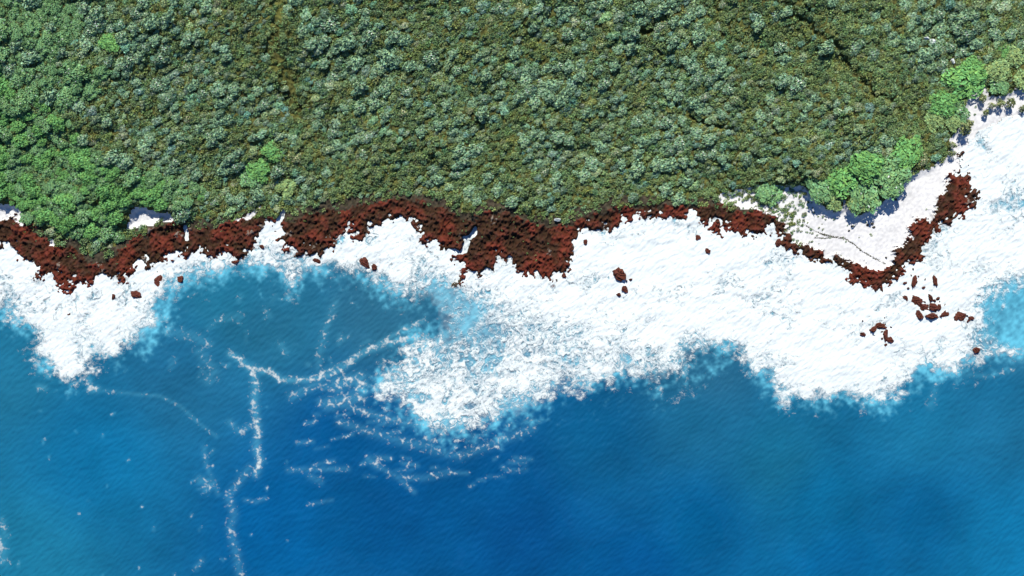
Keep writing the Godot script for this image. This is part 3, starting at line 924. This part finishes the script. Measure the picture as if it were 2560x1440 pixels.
func tree(called: String, kind: String, px: float, py: float, rad_px: float, turn: float, variant: int, label: String, category: String, group: String, tall := 1.0):
	var k = kinds[kind]
	var o := Node3D.new()
	o.name = numbered(called)
	add_child(o)
	var s: float = rad_px * M / k.r
	o.position = pt(px, py) - Vector3(0, 0.05, 0)
	o.rotation.y = turn
	var ov := 1.13 + 0.13 * sin(px * 12.9 + py * 7.7)
	o.scale = Vector3(s * ov, s * tall, s / ov)
	tag(o, label, category, group)
	put(k.trunk, "trunk", o)
	put(k.crowns[variant % k.crowns.size()], "crown", o)

func scatter(kind: String, list: Array, called: String, label: String, category: String, rng: RandomNumberGenerator, sink := 0.1):
	var tone := noise(53, 7.0, 3)
	var k = kinds[kind]
	var parts := []
	for q in k.crowns.size(): parts.append([])
	for t in list: parts[rng.randi() % parts.size()].append(t)
	var root := Node3D.new()
	root.name = called
	add_child(root)
	tag(root, label, category, "", "stuff")
	for q in parts.size():
		var mm := MultiMesh.new()
		mm.transform_format = MultiMesh.TRANSFORM_3D
		mm.use_colors = true
		mm.mesh = k.crowns[q]
		mm.instance_count = parts[q].size()
		for n in parts[q].size():
			var t = parts[q][n]
			var s: float = t[2] * M / k.r
			var b := Basis(Vector3.UP, rng.randf_range(0.25, 0.95)) * Basis.from_scale(Vector3(s * rng.randf_range(0.95, 1.4), s * rng.randf_range(0.75, 1.2), s * rng.randf_range(0.75, 1.0))) * Basis(Vector3.UP, rng.randf() * TAU)
			mm.set_instance_transform(n, Transform3D(b, pt(t[0], t[1]) - Vector3(0, sink, 0)))
			var g := rng.randf_range(0.7, 1.3)
			var pale := tone.get_noise_2d(t[0] * M, t[1] * M)
			mm.set_instance_color(n, Color(g * (1.02 + 0.3 * pale) * rng.randf_range(0.85, 1.2), g, g * (1.0 - 0.3 * pale) * rng.randf_range(0.85, 1.15)))
		var mi := MultiMeshInstance3D.new()
		mi.multimesh = mm
		mi.name = "foliage"
		mi.set_meta("kind", "stuff")
		root.add_child(mi, true)

func build_plants():
	make_kind("silver", Color(0.128, 0.214, 0.126), 2.2, 1.15, 560, 0.30, 5, 0.35)
	make_kind("scrub", Color(0.106, 0.160, 0.066), 1.5, 0.85, 260, 0.24, 4, 0.35)
	make_kind("bright", Color(0.078, 0.186, 0.056), 3.0, 2.3, 1000, 0.34, 4)
	make_kind("green", Color(0.085, 0.170, 0.072), 3.0, 2.2, 1000, 0.34, 4)
	make_kind("olive_green", Color(0.125, 0.190, 0.075), 3.0, 2.0, 900, 0.34, 3)
	make_kind("tuft", Color(0.094, 0.146, 0.056), 0.8, 0.55, 46, 0.24, 4, 0.4, 0.3)
	make_kind("bush", Color(0.130, 0.160, 0.070), 1.2, 1.9, 260, 0.22, 3)
	var rng := RandomNumberGenerator.new(); rng.seed = 5
	var dens := noise(51, 14.0, 3)
	var fill := noise(52, 5.0, 3)
	var patch := noise(54, 45.0, 2)
	# named trees and beach bushes first
	var blocked := []
	for t in single_trees:
		var big: bool = t[2] > 30
		tree("green_tree", t[3], t[0], t[1], t[2] * 1.18, rng.randf() * TAU, rng.randi(), t[4], "tree", "trees at the edge of the scrub", 0.45)
		blocked.append(t)
	for b in beach_bushes:
		tree("beach_bush", "bush", b[0], b[1], b[2] * 1.25, rng.randf() * TAU, rng.randi(), b[3], "bush", "bushes on the white beach", 1.35)
		blocked.append([b[0], b[1], b[2] * 1.5])
	# dart throwing for shrubs: bigger ones first
	var cell := 60.0
	var grid := {}
	for t in blocked: _add(grid, cell, t[0], t[1], t[2] * 0.85)
	var got := {"silver": [], "scrub": [], "bright": [], "green": []}
	for tries in 48000:
		var px := rng.randf_range(-260, 2820)
		var py := rng.randf_range(-170, 640)
		if class_at(px, py) != 3: continue
		var m := inland(px, py)
		if m < 5.0 or at(gully_f, px, py) > 0.25: continue
		var kind := "silver"
		var big := 1.0 - tries / 48000.0
		var r := lerpf(5.0, 19.0, big * big * big) * rng.randf_range(0.7, 1.3)
		var d := dens.get_noise_2d(px * M, py * M)
		if inside(px, py, thickets):
			kind = "bright" if rng.randf() < 0.5 + 0.5 * d else "green"
			r = lerpf(6.0, 26.0, big * big * big) * rng.randf_range(0.8, 1.15)
		elif inside(px, py, dark_wood):
			kind = "green" if rng.randf() < 0.75 else "silver"
			r = lerpf(6.0, 26.0, big * big * big) * rng.randf_range(0.8, 1.15)
		else:
			var broad := patch.get_noise_2d(px * M, py * M)
			var keep := 0.80 + 0.9 * d + 0.35 * broad
			r *= clampf(1.0 + 0.5 * broad, 0.75, 1.2)
			if inside(px, py, grassy): keep = 0.13 + 0.3 * d
			if py > 440: keep *= 0.5
			if rng.randf() > keep:
				kind = "scrub"
				r = lerpf(4.5, 13.0, big * big) * rng.randf_range(0.8, 1.2)
				if rng.randf() < 0.35: continue
		if at(d_sand, px, py) > -r * 0.75: continue
		var off_rock := -at(d_rock, px, py)
		if off_rock < (r * 0.5 if kind in ["bright", "green"] else 14.0 + 22.0 * rng.randf()): continue
		if _hits(grid, cell, px, py, r * (0.5 if kind in ["bright", "green"] else 0.6)): continue
		_add(grid, cell, px, py, r * (0.5 if kind in ["bright", "green"] else 0.6))
		got[kind].append([px, py, r])
	for k in got:
		got[k].sort_custom(func(a, b): return a[2] > b[2])
		print(k, " ", got[k].size())
	var said := {
		"silver": ["silvery_shrub", "silvery green rounded shrub on the open hillside", "shrub", "silvery shrubs on the hillside", "smaller silvery green shrubs covering the hillside"],
		"scrub": ["scrub_bush", "low olive bush between the silvery shrubs", "bush", "olive bushes on the hillside", "smaller olive bushes covering the hillside"],
		"bright": ["thicket_tree", "bright green tree crown in the dense shore thicket", "tree", "bright trees of the shore thicket", "smaller bright green trees filling the shore thicket"],
		"green": ["dark_tree", "dark green tree crown in the wood behind the thicket", "tree", "dark trees of the wood and thicket", "smaller dark green trees filling the wood"]}
	for k in got:
		var rest := []
		var n := 0
		for t in got[k]:
			var seen: bool = t[0] > 20 and t[0] < 2540 and t[1] > 30 and t[1] < 700
			if seen and n < 300:
				n += 1
				tree(said[k][0], k, t[0], t[1], t[2], rng.randf_range(0.25, 0.95) + PI * (rng.randi() % 2), rng.randi(), which_one(k, t[0], t[1], n), said[k][2], said[k][3], rng.randf_range(0.8, 1.15) * (0.75 if k in ["bright", "green"] else 1.0))
			else:
				rest.append(t)
		scatter(k, rest, said[k][0] + "_cover", said[k][4], said[k][2], rng)
	# low ground cover
	var tufts := []
	while tufts.size() < 36000:
		var px := rng.randf_range(-300, 2860)
		var py := rng.randf_range(-175, 660)
		var c := class_at(px, py)
		var m := inland(px, py)
		var f := fill.get_noise_2d(px * M, py * M)
		if c == 3:
			var back := smoothstep(-6.0, 46.0, -at(d_rock, px, py) + 60.0 * f)
			if at(d_sand, px, py) > -30.0: back = 1.0
			if at(gully_f, px, py) > 0.3 and rng.randf() < 0.65: continue
			if rng.randf() > (0.12 + 0.88 * back) * (0.95 + f): continue
			tufts.append([px, py, rng.randf_range(3.0, 8.5)])
		elif c == 2 and px > 1780:
			# tufts on the sand thin out away from the plants
			if rng.randf() > exp(-maxf(0.0, px - 1960) / 50.0) * (0.85 + f) and rng.randf() > 0.012: continue
			tufts.append([px, py, rng.randf_range(3.0, 6.5) if px < 2010 else rng.randf_range(1.6, 4.0)])
		elif c == 1 and m > 4.5 and rng.randf() < 0.10 * smoothstep(4.0, 10.0, m) * (0.6 + 1.5 * f):
			tufts.append([px, py, rng.randf_range(1.5, 4.0)])
	scatter("tuft", tufts, "ground_cover", "low olive ground cover and grass tufts between the shrubs", "ground cover", rng, 0.05)

# words that say where a plant stands, by what grows or lies near it
var landmarks := [[2110,200,130,"along the dark crack in the hillside"],[315,130,90,"around the lone bright green tree"],[725,160,120,"beside the dark shallow channel"],[2305,115,110,"around the pale grey rocks"],[1916,486,120,"behind the round isolated tree"],[2160,420,150,"behind the big tree clump on the beach"],[2380,230,130,"beside the emerald trees"],[670,430,130,"above the foam inlet in the ledge"],[1250,460,170,"just above the bare lava headland"],[950,450,150,"above the lacy foam notch in the ledge"],[1600,450,170,"above the narrow red rock strip"],[330,430,170,"at the back of the bright shore thicket"],[190,560,110,"at the tip of the thicket above the red point"],[60,480,110,"by the small white sand patch"],[150,60,170,"in the dark wood"]]
func which_one(kind: String, x: float, y: float, n: int) -> String:
	var look: String = {"silver": "silvery green rounded shrub", "scrub": "low olive bush", "bright": "bright green tree", "green": "dull dark green tree"}[kind]
	var size_ := "large " if n <= 60 else ("mid-sized " if n <= 160 else "small ")
	for l in landmarks:
		if Vector2(x - l[0], y - l[1]).length() < l[2]: return size_ + look + " " + l[3]
	if kind == "bright": return size_ + look + " in the dense shore thicket"
	if kind == "green": return size_ + look + " deep in the mixed wood"
	return size_ + look + (" on the open upper hillside" if y < 200 else " on the open lower hillside")

func _add(grid: Dictionary, cell: float, x: float, y: float, r: float):
	var k := Vector2i(int(floor(x / cell)), int(floor(y / cell)))
	if not grid.has(k): grid[k] = []
	grid[k].append(Vector3(x, y, r))

func _hits(grid: Dictionary, cell: float, x: float, y: float, r: float) -> bool:
	var k := Vector2i(int(floor(x / cell)), int(floor(y / cell)))
	for j in range(-1, 2):
		for i in range(-1, 2):
			for t in grid.get(k + Vector2i(i, j), []):
				if Vector2(t.x - x, t.y - y).length() < t.z + r: return true
	return false
